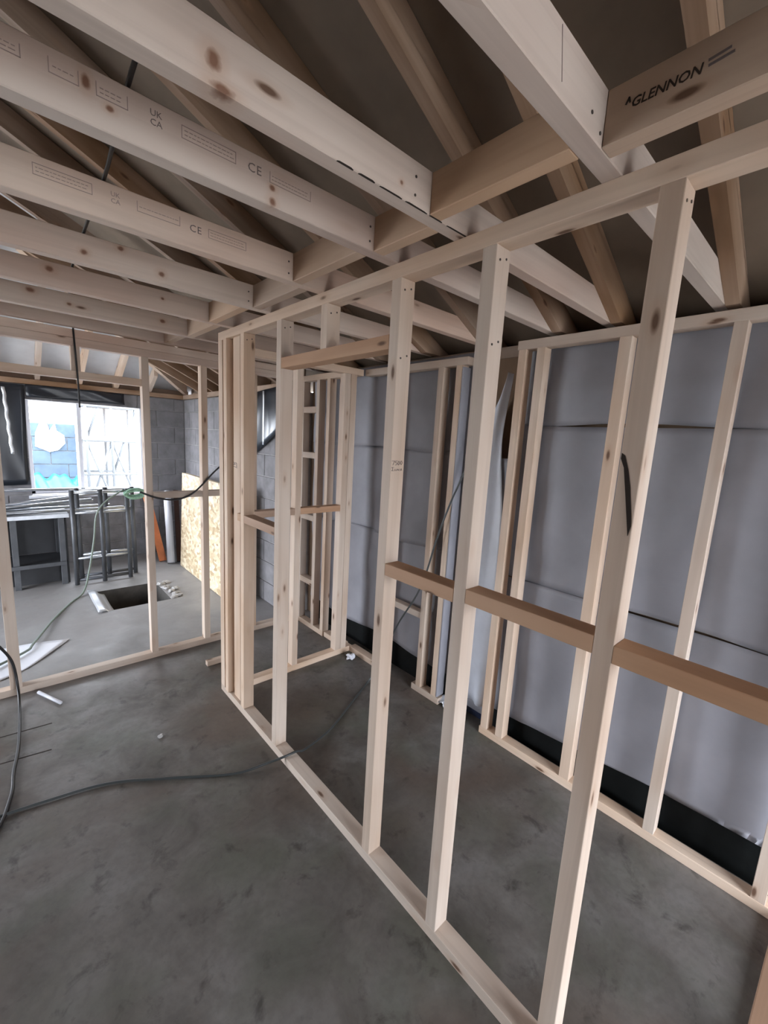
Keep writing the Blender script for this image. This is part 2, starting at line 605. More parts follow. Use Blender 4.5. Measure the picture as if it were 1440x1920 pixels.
def membrane(y0, y1, z0, z1, seed, xo=0.0, bow=0.013):
    r2 = random.Random(seed)
    ph = [r2.random() * 6 for _ in range(8)]

    def fn(u, v):
        y = y0 + (y1 - y0) * u
        z = z0 + (z1 - z0) * v
        w = math.sin(5.5 * y + 2.6 * z + ph[0]) * 0.5 + math.sin(9 * y - 6.5 * z + ph[1]) * 0.35 + math.sin(15 * z + 4 * y + ph[2]) * 0.2 + math.sin(23 * (y + 0.6 * z) + ph[3]) * 0.12 - 0.9 * abs(math.sin(3.1 * y + 2.4 * z + ph[5])) ** 0.7 * 0.5 - 0.5 * abs(math.sin(4.3 * y - 5.2 * z + ph[6])) ** 0.6 * 0.5
        return (XM + xo + bow * w, y, z + ((0.010 * math.sin(6 * y + ph[4]) + (max(-0.03, 0.10 * (0.75 - y)) if (z0 < 0.185) else 0)) if v < 0.01 else 0))
    return sheet('membrane_sheet', fn, max(8, int((y1 - y0) * 40)), max(6, int((z1 - z0) * 34)), 0.002, 'mem', wall_right)


membrane(-0.35, 1.30, 0.165, 0.974, 1, 0.006)
membrane(-0.35, 1.30, 0.981, 1.821, 2, 0.004)
membrane(-0.35, 1.30, 1.828, 2.26, 3, 0.004)
membrane(1.50, 3.30, 0.19, 1.02, 4, 0.006)
membrane(1.50, 3.30, 1.00, 1.66, 5, 0.0)
membrane(1.57, 3.30, 1.65, 2.24, 6, -0.006)
membrane(1.28, 1.52, 0.10, 1.64, 7, -0.012, 0.008)
for (a, b, h) in ((-0.35, 1.28, 0.34), (1.60, 3.30, 0.26)):
    board('damp_course', 2.150, 2.156, a, b, 0, h, 'dpc', wall_right, 'y', 0)
board('damp_course', 2.135, 2.141, 1.28, 1.60, 0, 0.14, 'navy', wall_right, 'y', 0)
board('wall_plate', 2.17, 2.28, -2.2, 3.4, 2.20, 2.262, 'rafter', wall_right, 'y')

# far-room right wall and back wall, block by block
wall_far = board('wall_far_right', XR + 0.012, 2.45, 3.42, 6.60, 0, 2.10, 'mortar', bev=0)
tag(wall_far, 'bare grey blockwork wall of the far room', None, None, 'structure')
BW, BH, J = 0.44, 0.215, 0.010
bmesh_cache = {}


def block_mesh(w, h):
    k = (round(w, 3), round(h, 3))
    if k not in bmesh_cache:
        me = bevel_box('block', k[0], 0.05, k[1], 0.003)
        me.materials.append(M['block'])
        bmesh_cache[k] = me
    return bmesh_cache[k]


def blockwork(parent, a0, a1, z1, place, holes=()):
    row = 0
    z = 0.0
    while z < z1 - 0.02:
        h = min(BH, z1 - z)
        a = a0 - (BW / 2 if row % 2 else 0)
        while a < a1 - 0.01:
            s, e = max(a, a0), min(a + BW, a1)
            spans = [(s, e)]
            for (h0, h1, hz0, hz1) in holes:
                if z + h > hz0 + 0.06 and z < hz1 - 0.06:
                    spans = [q for (p0, p1) in spans for q in ((p0, min(p1, h0)), (max(p0, h1), p1)) if q[1] - q[0] > 0.03]
            for (p0, p1) in spans:
                if p1 - p0 < 0.04:
                    continue
                loc, rot = place((p0 + p1) / 2, z + h / 2)
                link('block', block_mesh(p1 - p0 - J, h - J), None, parent, loc, rot)
            a += BW
        z += BH
        row += 1


blockwork(wall_far, 3.45, YB, 2.10, lambda a, z: ((XR + 0.025, a, z), AX['y']))

wb = bmesh.new()


def addbox(bm, x0, x1, y0, y1, z0, z1):
    vv = [bm.verts.new(p) for p in ((x0, y0, z0), (x1, y0, z0), (x1, y1, z0), (x0, y1, z0), (x0, y0, z1), (x1, y0, z1), (x1, y1, z1), (x0, y1, z1))]
    for q in ((0, 3, 2, 1), (4, 5, 6, 7), (0, 1, 5, 4), (1, 2, 6, 5), (2, 3, 7, 6), (3, 0, 4, 7)):
        bm.faces.new([vv[i] for i in q])


def wall_mesh(name, boxes, mat, label):
    bm = bmesh.new()
    for b in boxes:
        addbox(bm, *b)
    me = bpy.data.meshes.new(name)
    bm.to_mesh(me)
    bm.free()
    o = link(name, me, mat, None, (0, 0, 0))
    return tag(o, label, None, None, 'structure')


yb0, yb1 = YB + 0.012, YB + 0.30
wall_back = wall_mesh('wall_back', [(-2.93, WIN[0], yb0, yb1, 0, 2.10), (WIN[1], XR + 0.012, yb0, yb1, 0, 2.10), (WIN[0], WIN[1], yb0, yb1, 0, WIN[2]), (WIN[0], WIN[1], yb0, yb1, WIN[3], 2.10)], 'mortar', 'blockwork back wall of the far room around the bright window')
blockwork(wall_back, -0.62, XR, 2.10, lambda a, z: ((a, YB + 0.025, z), AX['x']), [(WIN[0], WIN[1], WIN[2], WIN[3])])
board('wall_plate', -2.9, XR + 0.05, YB - 0.02, YB + 0.10, 2.105, 2.16, 'rafter', wall_back, 'x')
board('wall_plate', XR - 0.02, XR + 0.10, 3.45, YB - 0.03, 2.105, 2.16, 'rafter', wall_far, 'y')
board('eaves_board', -2.9, XR + 0.10, YB + 0.125, YB + 0.145, 2.102, 2.225, 'rafter', wall_back, 'x')
board('eaves_board', 2.06, 2.08, 3.402, YB + 0.1, 2.102, 2.36, 'rafter', wall_far, 'y')
board('eaves_board', 2.305, 2.325, -2.2, 3.42, 2.20, 2.25, 'rafter', wall_right, 'y')
# reveal strips of the window opening
w1 = empty('window_1', (WIN[0], YB, WIN[2]), 'open window in the far back wall, bright daylight outside', None)
w1['kind'] = 'structure'
board('sill', WIN[0] - 0.03, WIN[1] + 0.03, YB - 0.03, YB + 0.30, WIN[2] - 0.03, WIN[2], 'white', w1, 'x')
board('reveal_strip', WIN[1] - 0.02, WIN[1], YB + 0.05, YB + 0.30, WIN[2], WIN[3], 'white', w1, 'z')
board('frame_mullion', 0.735, 0.775, YB + 0.2, YB + 0.26, WIN[2], WIN[3], 'white', w1, 'z')
board('frame_side', WIN[0], WIN[0] + 0.04, YB + 0.2, YB + 0.26, WIN[2], WIN[3], 'white', w1, 'z')
board('frame_rail', WIN[0], WIN[1] - 0.02, YB + 0.2, YB + 0.26, WIN[2], WIN[2] + 0.05, 'white', w1, 'x')

wall_mesh('wall_left', [(-2.93, -2.63, -2.5, 3.45, 0, 2.28), (-2.93, -2.63, 6.20, YB + 0.012, 0, 2.28), (-2.93, -2.63, 3.45, 6.20, 2.13, 2.28)], 'plaster', 'left outer wall with a doorway to the yard')
wall_mesh('wall_rear', [(-2.63, REAR[0], YR - 0.3, YR, 0, 2.2), (REAR[1], 2.6, YR - 0.3, YR, 0, 2.2), (REAR[0], REAR[1], YR - 0.3, YR, REAR[3], 2.2), (REAR[0], REAR[1], YR - 0.3, YR, 0, REAR[2])], 'plaster', 'rear wall with a wide daylight opening')

# roof felt: right, left and hipped far slope (a real pitched roof over the whole plan)
SL = 0.477
XF = 2.03
ZB = 2.262
UP = 0.128


def zr(x, up=0.0):
    return ZB + SL * (XF - x) + up


def zh(y, up=0.0):
    return 2.165 + SL * (YB - y) + up


XRIDGE = -0.30
zt = zr(XRIDGE, UP)
yh = YB - (zt - UP - 2.165) / SL
zE = zr(2.5, UP)
yE = YB + (2.165 + UP - zE) / SL
roof_v = [(2.5, -2.6, zE), (2.5, yE, zE), (XRIDGE, yh, zt), (XRIDGE, -2.6, zt), (-3.1, -2.6, zE), (-3.1, yE, zE)]
roof_f = [(0, 1, 2, 3), (3, 2, 5, 4), (1, 5, 2)]
vv = roof_v + [(x, y, z + 0.02) for x, y, z in roof_v]
ff = roof_f + [tuple(i + 6 for i in reversed(q)) for q in roof_f] + [(0, 6, 7, 1), (1, 7, 11, 5), (5, 11, 10, 4), (4, 10, 9, 3), (3, 9, 6, 0)]
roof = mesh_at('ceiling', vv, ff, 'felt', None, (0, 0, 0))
roof.data.materials.append(M['felt_lit'])
for p in roof.data.polygons:      # same felt on the hipped far slope, painted lighter to look lit
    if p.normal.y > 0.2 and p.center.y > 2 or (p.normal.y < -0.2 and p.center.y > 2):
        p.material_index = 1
tag(roof, 'sloping dark grey roof felt above the rafters', None, None, 'structure')
gable = mesh_at('wall_gable', [(2.5, -2.55, 2.2), (XRIDGE, -2.55, zt - 0.01), (-3.0, -2.55, 2.2), (2.5, -2.50, 2.2), (XRIDGE, -2.50, zt - 0.01), (-3.0, -2.50, 2.2)], [(0, 1, 2), (5, 4, 3), (0, 3, 4, 1), (1, 4, 5, 2), (2, 5, 3, 0)], 'plaster')
tag(gable, 'gable blockwork closing the roof behind the viewer', None, None, 'structure')

# ------------------------------------------------------------------ joists, noggins between them, rafters
JZ0, JZ1 = 2.266, 2.364
JT = 0.043
joist_y = [0.415, 0.815, 1.083, 1.508, 1.952, 2.390, 2.862, 3.225]
words = ['ceiling joist nearest the viewer, crossing the top right of the view',
         'second ceiling joist with two large red-brown knots near its left end',
         'third ceiling joist, stamped along its face with boxes and a CE mark',
         'fourth ceiling joist, faintly stamped with boxes and a CE mark',
         'fifth ceiling joist, with a row of dark round knots',
         'sixth ceiling joist, greyish with one large dark knot at left',
         'seventh ceiling joist, dark knot near its right end',
         'farthest ceiling joist, just in front of the cross partition head']
joists = []
for i, (y, w) in enumerate(zip(joist_y, words)):
    o = board('ceiling_joist', -2.62, 2.165, y, y + JT, JZ0, JZ1, 'joist', None, 'x', 0.002)
    tag(o, 'pale pine ' + w if i == 0 else w[0].upper() + w[1:], 'joist', 'ceiling joists')
    o['label'] = o['label'][0].lower() + o['label'][1:]
    joists.append(o)

nog = [  # x of left face, between joists (index of the farther one)
    (0.883, -0.05, 0.415), (0.845, 0.458, 0.815), (0.888, 0.858, 1.083), (0.855, 1.126, 1.508),
    (0.905, 1.551, 1.952), (0.865, 1.995, 2.390), (0.905, 2.433, 2.862), (0.870, 2.905, 3.225)]
nog_lab = ['joist noggin stamped GLENNON in black, at the top right', 'brown joist noggin between the nearest and second joists',
           'joist noggin between the second and third ceiling joists', 'joist noggin between the third and fourth ceiling joists',
           'joist noggin between the fourth and fifth ceiling joists', 'joist noggin between the fifth and sixth ceiling joists',
           'joist noggin between the sixth and seventh ceiling joists', 'joist noggin between the seventh and farthest ceiling joists']
noggins = []
for (x, a, b), lab in zip(nog, nog_lab):
    o = board('joist_noggin', x, x + 0.042, a, b, JZ0, JZ1 - 0.002, 'nogj', None, 'y', 0.002)
    tag(o, lab, 'noggin', 'noggins between the ceiling joists')
    noggins.append(o)

RP = Matrix.Rotation(math.atan(SL), 3, 'Y')      # local X runs down the slope (+x, -z)
raft_y = [(-0.42, None)] + [(y - 0.044, i) for i, y in enumerate(joist_y)]
raft_lab = ['rafter nearest the viewer, at the top right corner', 'rafter footed beside the nearest ceiling joist', 'rafter footed beside the second ceiling joist',
            'stained brown rafter footed beside the third ceiling joist', 'rafter footed beside the fourth ceiling joist', 'rafter footed beside the fifth ceiling joist',
            'rafter footed beside the sixth ceiling joist', 'rafter footed beside the seventh ceiling joist', 'rafter footed beside the farthest ceiling joist']
for k, (y, i) in enumerate(raft_y):
    prof = [(XF, ZB), (2.30, ZB), (2.30, zr(2.30, 0.124)), (XRIDGE + 0.02, zr(XRIDGE + 0.02, 0.124)), (XRIDGE + 0.02, zr(XRIDGE + 0.02))]
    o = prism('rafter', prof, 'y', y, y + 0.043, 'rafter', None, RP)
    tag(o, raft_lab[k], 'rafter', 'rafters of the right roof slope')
# far room, right slope (below the hip)
for k, y in enumerate((3.62, 4.02, 4.42, 4.82, 5.22, 5.62)):
    xt = max(XRIDGE, XR - (YB - y) + 0.095)
    z0 = 2.165

    def zf(x, up=0.0):
        return z0 + SL * (XR - x) + up
    prof = [(XR, z0), (2.05, z0), (2.05, zf(2.05, 0.124)), (xt, zf(xt, 0.124)), (xt, zf(xt))]
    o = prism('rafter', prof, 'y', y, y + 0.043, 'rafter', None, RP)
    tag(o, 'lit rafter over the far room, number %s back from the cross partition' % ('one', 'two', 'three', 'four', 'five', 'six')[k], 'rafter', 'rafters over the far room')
# hip rafter and far-slope rafters
HL = 2.6
hipd = Vector((-1, -1, SL)).normalized()
c0 = Vector((XR + 0.03, YB + 0.03, 2.17))
side = Vector((1, -1, 0)).normalized() * 0.024
upv = Vector((0, 0, 0.15))
p0, p1 = c0, c0 + hipd * HL
hv = [p0 - side, p0 + side, p0 + side + upv, p0 - side + upv, p1 - side, p1 + side, p1 + side + upv, p1 - side + upv]
o = mesh_at('hip_rafter', hv, [(0, 1, 2, 3), (7, 6, 5, 4), (0, 4, 5, 1), (1, 5, 6, 2), (2, 6, 7, 3), (3, 7, 4, 0)], 'stud', None, None, Matrix.Rotation(-math.pi * 0.75, 3, 'Z'))
tag(o, 'diagonal hip rafter rising from the far right corner', 'rafter')
for k, (x, lab) in enumerate(((-0.05, 'leftmost back-slope rafter above the far window'), (0.35, 'back-slope rafter left of the cripple above the wide opening'), (0.74, 'back-slope rafter just right of the cripple stud'), (1.11, 'rightmost back-slope rafter, meeting the hip'), (1.48, 'short jack rafter beside the hip in the far corner'))):
    yt = YB - min(2.6, XR - x) + 0.095
    prof = [(YB - 0.03, 2.165), (YB + 0.12, 2.165), (YB + 0.12, zh(YB + 0.12, 0.124)), (yt, zh(yt, 0.124)), (yt, zh(yt))]
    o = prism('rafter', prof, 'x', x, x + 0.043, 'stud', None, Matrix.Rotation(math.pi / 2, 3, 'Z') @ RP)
    tag(o, lab, 'rafter', 'rafters of the back roof slope')


# ------------------------------------------------------------------ stud partitions
T = 0.044      # timber thickness
# --- long partition P
P = empty('stud_partition', (0.993, 0.3, 0), 'long pine stud partition running away from the viewer, with nogged bays and door lintel', 'stud wall')
PXA, PXB = 0.993, 1.057
board('bottom_plate', PXA, PXB, -0.45, 2.60, 0, T, 'stud', P)
top_plate = board('top_plate', PXA, PXB, -0.45, 2.60, 2.220, 2.266, 'stud', P)
ps = {}


def pstud(key, y0, z0=T, z1=2.220, xa=PXA, xb=PXB, th=T):
    o = board('stud', xa, xb, y0, y0 + th, z0, z1, 'stud', P, 'z')
    ps[key] = o
    return o


pstud('s0', -0.14)
pstud('s1', 0.296)
pstud('s2', 0.708)
pstud('s3', 1.063)
pstud('s5', 1.845)
pstud('s6', 2.248)
pstud('s7', 2.335, th=0.090, xa=1.010)
pstud('s8', 2.462, xa=0.985, xb=1.05)
pstud('s9', 2.540, th=0.060)
for (a, b, z) in ((-0.096, 0.296, 1.232), (0.340, 0.708, 1.238), (0.752, 1.063, 1.226), (1.889, 2.248, 1.200), (2.292, 2.335, 1.2)):
    board('noggin', PXA, PXB, a, b, z, z + T, 'nog', P, 'y')
board('door_lintel', PXA, PXB, 1.107, 1.845, 2.005, 2.052, 'nog', P, 'y')
pstud('c1', 1.478, 2.052)
for key in ('s1', 's2', 's3', 's5', 's6', 'c1'):
    y = Q0[ps[key].name].y - T / 2 - 0.0004
    for dx in (-0.014, 0.014):
        nail(ps[key], (1.025 + dx, y, 2.19 + dx * 0.3), 'y')
for key, yy in (('s2', None), ('s3', None)):
    y = Q0[ps[key].name].y - T / 2 - 0.0004
    for dx in (-0.016, 0.012):
        nail(ps[key], (1.025 + dx, y, 1.98 + dx * 0.4), 'y')
# long bark pocket on the nearest stud
bp = [(0.338, 1.703), (0.331, 1.698), (0.32, 1.666), (0.312, 1.632), (0.302, 1.573), (0.299, 1.549), (0.303, 1.527), (0.309, 1.56), (0.322, 1.63), (0.330, 1.672), (0.3385, 1.691)]
o = prism('bark_pocket', bp, 'x', PXA - 0.0012, PXA + 0.004, 'bark', ps['s1'])
tag(o, 'long dark bark pocket')
# pencil note on the third stud, mark on the corner post
hw = [[(0, .034), (.012, .034), (.005, .020)], [(.026, .034), (.017, .034), (.017, .028), (.024, .027), (.024, .021), (.016, .020)], [(.031, .033), (.028, .026), (.032, .020), (.037, .026), (.034, .033), (.031, .033)], [(.043, .034), (.040, .027), (.044, .021), (.049, .027), (.046, .034), (.043, .034)],
      [(.010, .012), (.001, .012), (.006, .006), (.001, .000), (.011, .000)], [(.016, .006), (.016, .000)], [(.021, .000), (.027, .006), (.032, .001), (.036, .006)], [(.040, .000), (.046, .007), (.048, .001)]]
o = strokes('pencil_note', hw, 0.0016, (0.998, 1.0625, 1.600), (1, 0, 0), (0, 0, 1), 'print_mid', ps['s3'])
tag(o, 'two-line pencil note')
strokes('pencil_mark', [[(0, .03), (.02, .026), (.004, .016), (.03, .02)], [(.03, .03), (.045, .022), (.04, .008), (.05, .01)], [(0.0, .006), (.02, .004), (.05, .0)]], 0.003, (1.0095, 2.424, 1.50), (0, -1, 0), (0, 0, 1), 'print_mid', ps['s7'])

# --- cross partition R (closet front), behind the corner post
Rp = empty('stud_partition', (1.06, 2.512, 0), 'short stud partition between the corner post and the outer wall, one mid-height noggin', 'stud wall')
RY0, RY1 = 2.512, 2.574
board('bottom_plate', 1.058, 2.025, RY0, RY1, 0, T, 'stud', Rp)
board('top_plate', 1.058, 2.025, RY0, RY1, 2.160, 2.205, 'stud', Rp)
for x in (1.475, 1.858, 1.912):
    board('stud', x, x + (T if x < 1.8 else 0.052), RY0, RY1, T, 2.160, 'stud', Rp, 'z')
for a, b in ((1.058, 1.475), (1.519, 1.858)):
    board('noggin', a, b, RY0, RY1, 1.166, 1.210, 'nog', Rp, 'x')

# --- far partition Q with a wide opening under a header
Qp = empty('stud_partition', (0, 3.285, 0), 'far cross partition with a wide opening, header and short cripple stud, before the window room', 'stud wall')
QY0, QY1 = 3.285, 3.348
board('bottom_plate', -1.2, 1.90, QY0, QY1, 0, T, 'stud', Qp)
board('top_plate', -1.2, 1.90, QY0, QY1, 2.165, 2.212, 'joist', Qp)
board('top_plate', -1.2, 1.90, QY0, QY1, 2.213, 2.262, 'joist', Qp)
for x in (-0.055, 0.742, 1.127, 1.52):
    board('stud', x, x + (T if x > 0 else 0.058), QY0, QY1, T, 2.165, 'stud', Qp, 'z')
board('header', 0.004, 0.742, QY0, QY1, 1.972, 2.018, 'stud', Qp, 'x')
board('cripple_stud', 0.362, 0.408, QY0, QY1, 2.018, 2.165, 'stud', Qp, 'z')
for a, b, z in ((0.786, 1.127, 1.205), (1.171, 1.52, 1.205)):
    board('noggin', a, b, QY0, QY1, z, z + T, 'stud', Qp, 'x')

# --- outer wall stud lining, near bay
Oa = empty('stud_lining', (2.03, 0, 0), 'stud lining against the grey membrane on the right, nearest bay', 'stud wall')
OX0, OX1 = 2.030, 2.092
board('bottom_plate', OX0, OX1, -0.35, 1.262, 0, T, 'stud', Oa)
board('top_plate', OX0, OX1, -0.35, 1.262, 2.200, 2.245, 'stud', Oa)
for y in (-0.040, 0.335, 0.718, 1.108, 1.210):
    board('stud', OX0, OX1, y, y + (0.05 if y == 0.718 else T), T, 2.200, 'stud', Oa, 'z')
# --- outer wall stud lining, far bay and closet
Ob = empty('stud_lining', (2.03, 1.6, 0), 'stud lining beyond the hanging plastic sheet, running into the closet corner', 'stud wall')
board('bottom_plate', OX0, OX1, 1.590, 1.835, 0, T, 'stud', Ob)
board('bottom_plate', OX0 - 0.03, OX1 - 0.03, 2.14, 2.510, 0, T, 'stud', Ob)
board('top_plate', OX0, OX1, 1.575, 2.50, 2.160, 2.205, 'stud', Ob)
for y in (1.612, 1.752, 2.150):
    board('stud', OX0, OX1, y, y + T, T, 2.160, 'stud', Ob, 'z')
board('membrane_wrap', OX0 - 0.001, OX1 + 0.004, 1.600, 1.611, 0.05, 2.15, 'mem', Ob, 'z')
board('noggin', OX0 + 0.01, OX1, 1.796, 2.150, 0.525, 0.568, 'stud', Ob, 'y')
CX0, CX1 = 1.965, 2.027
board('bottom_plate', CX0, CX1, 2.85, 3.284, 0, T, 'stud', Ob)
board('bottom_plate', CX0 + 0.01, CX1 + 0.01, 2.576, 2.84, 0, T, 'stud', Ob)
board('top_plate', CX0, CX1, 2.576, 3.30, 2.160, 2.205, 'stud', Ob)
for y in (2.85, 3.00, 3.235):
    board('stud', CX0, CX1, y, y + T, T, 2.160, 'stud', Ob, 'z')
for z in (0.40, 0.98, 1.52, 1.90):
    board('noggin', CX0, CX1, 3.044, 3.235, z, z + 0.05, 'stud', Ob, 'y')
# --- stud wall at the viewer's right hand
Sp = empty('stud_partition', (1.45, -0.1, 0), 'shaded stud wall end at the bottom right corner of the view', 'stud wall')
board('bottom_plate', 1.060, 2.026, -0.145, -0.083, 0, T, 'stud', Sp)
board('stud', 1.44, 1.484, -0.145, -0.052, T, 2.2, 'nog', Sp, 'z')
board('top_plate', 1.060, 2.026, -0.145, -0.083, 2.2, 2.245, 'stud', Sp)

# small offcut beside the corner post
o = board('timber_offcut', 1.02, 1.20, 2.93, 2.97, 0, 0.035, 'stud', None, 'x')
tag(o, 'small timber offcut on the floor behind the corner post', 'offcut')

# ------------------------------------------------------------------ stamps on the joists
FX, FZ = (1, 0, 0), (0, 0, 1)


def frame_box(par, y, x0, x1, z0, z1, mat, lines=2, openend=False):
    pl = [[(x0, z0), (x1, z0)], [(x0, z0), (x0, z1)], [(x1, z0), (x1, z1)]]
    if not openend:
        pl.append([(x0, z1), (x1, z1)])
    for k in range(lines):
        z = z0 + (z1 - z0) * (k + 1) / (lines + 1)
        x = x0 + 0.006
        rb = random.Random(int(x0 * 1000) + k)
        while x < x1 - 0.010:
            w = 0.003 + rb.random() * 0.006
            pl.append([(x, z), (x + w, z)])
            x += w + 0.0035
    return strokes('stamp_box', pl, 0.0013, (0, y - 0.0002, 0), FX, FZ, mat, par)


j2y, j3y = joist_y[2], joist_y[3]
frame_box(joists[2], j2y, 0.114, 0.158, 2.322, 2.346, 'print_faint', 1, True)
frame_box(joists[2], j2y, 0.186, 0.238, 2.322, 2.345, 'print_faint', 2, True)
frame_box(joists[2], j2y, 0.340, 0.459, 2.321, 2.345, 'print_faint', 2)
frame_box(joists[2], j2y, 0.546, 0.663, 2.318, 2.341, 'print_faint', 2, True)
text('stamp_ce', 'CE', 0.028, (0.488, j2y - 0.0003, 2.321), FX, FZ, 'print_mid', joists[2], 0, 1.15)
text('stamp_ukca', 'UK\nCA', 0.017, (0.278, j2y - 0.0003, 2.335), FX, FZ, 'print_mid', joists[2], 0, 1.0)
frame_box(joists[2], j2y, 0.02, 0.075, 2.322, 2.342, 'print_faint', 2, True)
frame_box(joists[3], j3y, 0.112, 0.237, 2.318, 2.344, 'print_faint', 2)
frame_box(joists[3], j3y, 0.346, 0.462, 2.318, 2.344, 'print_faint', 1, True)
frame_box(joists[3], j3y, 0.549, 0.674, 2.314, 2.339, 'print_faint', 2)
text('stamp_ce', 'CE', 0.029, (0.490, j3y - 0.0003, 2.315), FX, FZ, 'print_mid', joists[3], 0, 1.15)
text('stamp_ukca', 'UK\nCA', 0.017, (0.280, j3y - 0.0003, 2.333), FX, FZ, 'print_faint', joists[3], 0, 1.0)
# maker's stamp on the noggin
text('stamp_lettering', 'GLENNON', 0.0215, (0.8827, 0.371, 2.312), (0, -1, 0), FZ, 'print', noggins[0], 0.18, 1.0, bold=0.0003)
strokes('stamp_smudge', [[(0, 0), (.030, .003)]], 0.004, (0.8827, 0.256, 2.318), (0, -1, 0), FZ, 'print_mid', noggins[0])
strokes('stamp_smudge', [[(0, 0), (.026, .003)]], 0.004, (0.8827, 0.257, 2.326), (0, -1, 0), FZ, 'print_mid', noggins[0])
strokes('stamp_mark', [[(0, 0), (.004, .008), (.006, .001)]], 0.003, (0.8827, 0.379, 2.322), (0, -1, 0), FZ, 'print', noggins[0])
# wane and dark bark left along the lower edge of the second joist, pencil line on the nearest
rw = random.Random(21)
x = 0.56
while x < 0.93:
    ln = 0.03 + rw.random() * 0.08
    o = prism('bark_edge', [(x, 2.2655), (x + ln, 2.2655), (x + ln * 0.85, 2.2668 + rw.random() * 0.0014), (x + ln * 0.15, 2.2668 + rw.random() * 0.001)], 'y', joist_y[1] - 0.0008, joist_y[1] + 0.003, 'bark', joists[1])
    x += ln + 0.004 + rw.random() * 0.02
strokes('pencil_line', [[(0.700, 2.356), (0.716, 2.2875)]], 0.0012, (0, joist_y[0] - 0.0002, 0), FX, FZ, 'print_faint', joists[0])
# nail pairs at the noggin ends of the joists
for j, x in ((2, 0.872), (3, 0.838), (4, 0.885), (1, 0.79)):
    for z in (2.29, 2.33):
        nail(joists[j], (x, joist_y[j] - 0.0004, z), 'y')
for z, x in ((2.285, 0.87), (2.30, 0.83)):
    nail(joists[0], (x, joist_y[0] - 0.0004, z), 'y')

# ------------------------------------------------------------------ hanging plastic, foil, loose bits by the right wall


def hang(u, v):
    z = 0.13 + (2.10 - 0.13) * v
    yr = 1.275 + 0.045 * max(0, (v - 0.35)) + 0.05 * math.exp(-((v - 0.82) / 0.16) ** 2)
    yl = 1.56 - 0.235 * max(0, (v - 0.72) / 0.28) ** 1.1
    y = yr + (max(yl, yr + 0.012) - yr) * u
    x = 2.102 - 0.030 * math.sin(3.1 * u) - 0.012 * math.sin(9 * u + 4 * v) - 0.02 * math.exp(-(v / 0.08) ** 2) * math.sin(14 * u)
    return (x, y, z)


o = sheet('plastic_sheet', hang, 18, 40, 0.0015, 'plastic')
tag(o, 'pale bluish plastic sheet hanging in the gap between the two stud linings', 'plastic sheet')


def crump(u, v):
    y = 1.40 + 0.20 * u
    return (2.035 + 0.05 * v + 0.012 * math.sin(17 * u + 5 * v), y, 0.012 + 0.035 * abs(math.sin(9 * u + 3 * v)) * (0.3 + v))


o = sheet('foil_scrap', crump, 18, 8, 0.001, 'foil', None, (0, 0, 1))
tag(o, 'crumpled silver foil scrap on the floor below the hanging plastic sheet', 'foil')
o = blob('paper_scrap', (1.93, 2.40, 0.065), 0.03, 0.03, 0.022, 'white', None, 5, 0.5)
tag(o, 'crumpled white paper scrap by the closet corner', 'paper')
o.location.z = 0.020

# ------------------------------------------------------------------ cables
o = tube('floor_cable', [(-0.9, 2.45, 0.008), (-0.35, 2.27, 0.008), (0.01, 2.21, 0.008), (0.27, 2.15, 0.008), (0.50, 2.01, 0.008), (0.76, 1.84, 0.008), (0.93, 1.775, 0.03), (0.992, 1.74, 0.052), (1.058, 1.735, 0.052), (1.12, 1.745, 0.03), (1.34, 1.82, 0.008), (1.60, 1.95, 0.008), (1.82, 2.06, 0.01), (1.90, 2.02, 0.16), (1.92, 1.90, 0.47), (1.955, 1.745, 0.78), (1.985, 1.665, 1.12), (2.01, 1.61, 1.33), (2.015, 1.555, 1.47), (2.05, 1.50, 1.66), (2.13, 1.46, 1.85)], 0.006, 'cable')
tag(o, 'long dark cable crossing the floor, over the bottom plate and up to the wall', 'cable')
o = tube('black_cable', [(-0.35, 3.20, 0.55), (-0.14, 3.235, 0.44), (-0.085, 3.245, 0.36), (-0.035, 3.255, 0.24), (-0.02, 3.235, 0.09), (-0.02, 3.10, 0.010), (-0.035, 2.72, 0.008), (-0.06, 2.50, 0.008), (-0.075, 2.32, 0.008), (-0.15, 2.10, 0.008), (-0.4, 1.9, 0.008)], 0.0075, 'blackcable')
tag(o, 'thick black cable looping down beside the leftmost stud onto the floor', 'cable')
o = tube('black_cable', [(0.235, 0.80, 2.372), (0.24, 1.05, 2.372), (0.255, 1.30, 2.372), (0.268, 1.53, 2.372), (0.275, 1.90, 2.372), (0.29, 2.4, 2.372), (0.33, 2.9, 2.372), (0.375, 3.20, 2.37), (0.38, 3.275, 2.30), (0.385, 3.272, 2.1), (0.388, 3.27, 1.95), (0.388, 3.27, 1.80)], 0.005, 'blackcable', None, 8)
tag(o, 'thin black cable lying over the joists and dropping past the header', 'cable')
o = tube('black_cable', [(0.70, 3.27, 1.26), (0.80, 3.265, 1.215), (0.92, 3.262, 1.195), (1.03, 3.265, 1.225), (1.12, 3.268, 1.30), (1.20, 3.27, 1.385), (1.27, 3.27, 1.45)], 0.0065, 'blackcable')
tag(o, 'black cable sagging across the far partition noggin', 'cable')
o = tube('green_cable', [(0.98, 5.30, 1.02), (0.80, 5.27, 0.90), (0.71, 5.26, 0.76), (0.67, 5.22, 0.50), (0.60, 5.12, 0.20), (0.53, 5.0, 0.03), (0.40, 4.80, 0.008), (0.24, 4.43, 0.012), (0.09, 3.98, 0.026), (0.03, 3.85, 0.026), (-0.25, 3.62, 0.026)], 0.009, 'hose')
tag(o, 'green-grey cable trailing from the trestle frames down across the far floor', 'cable')

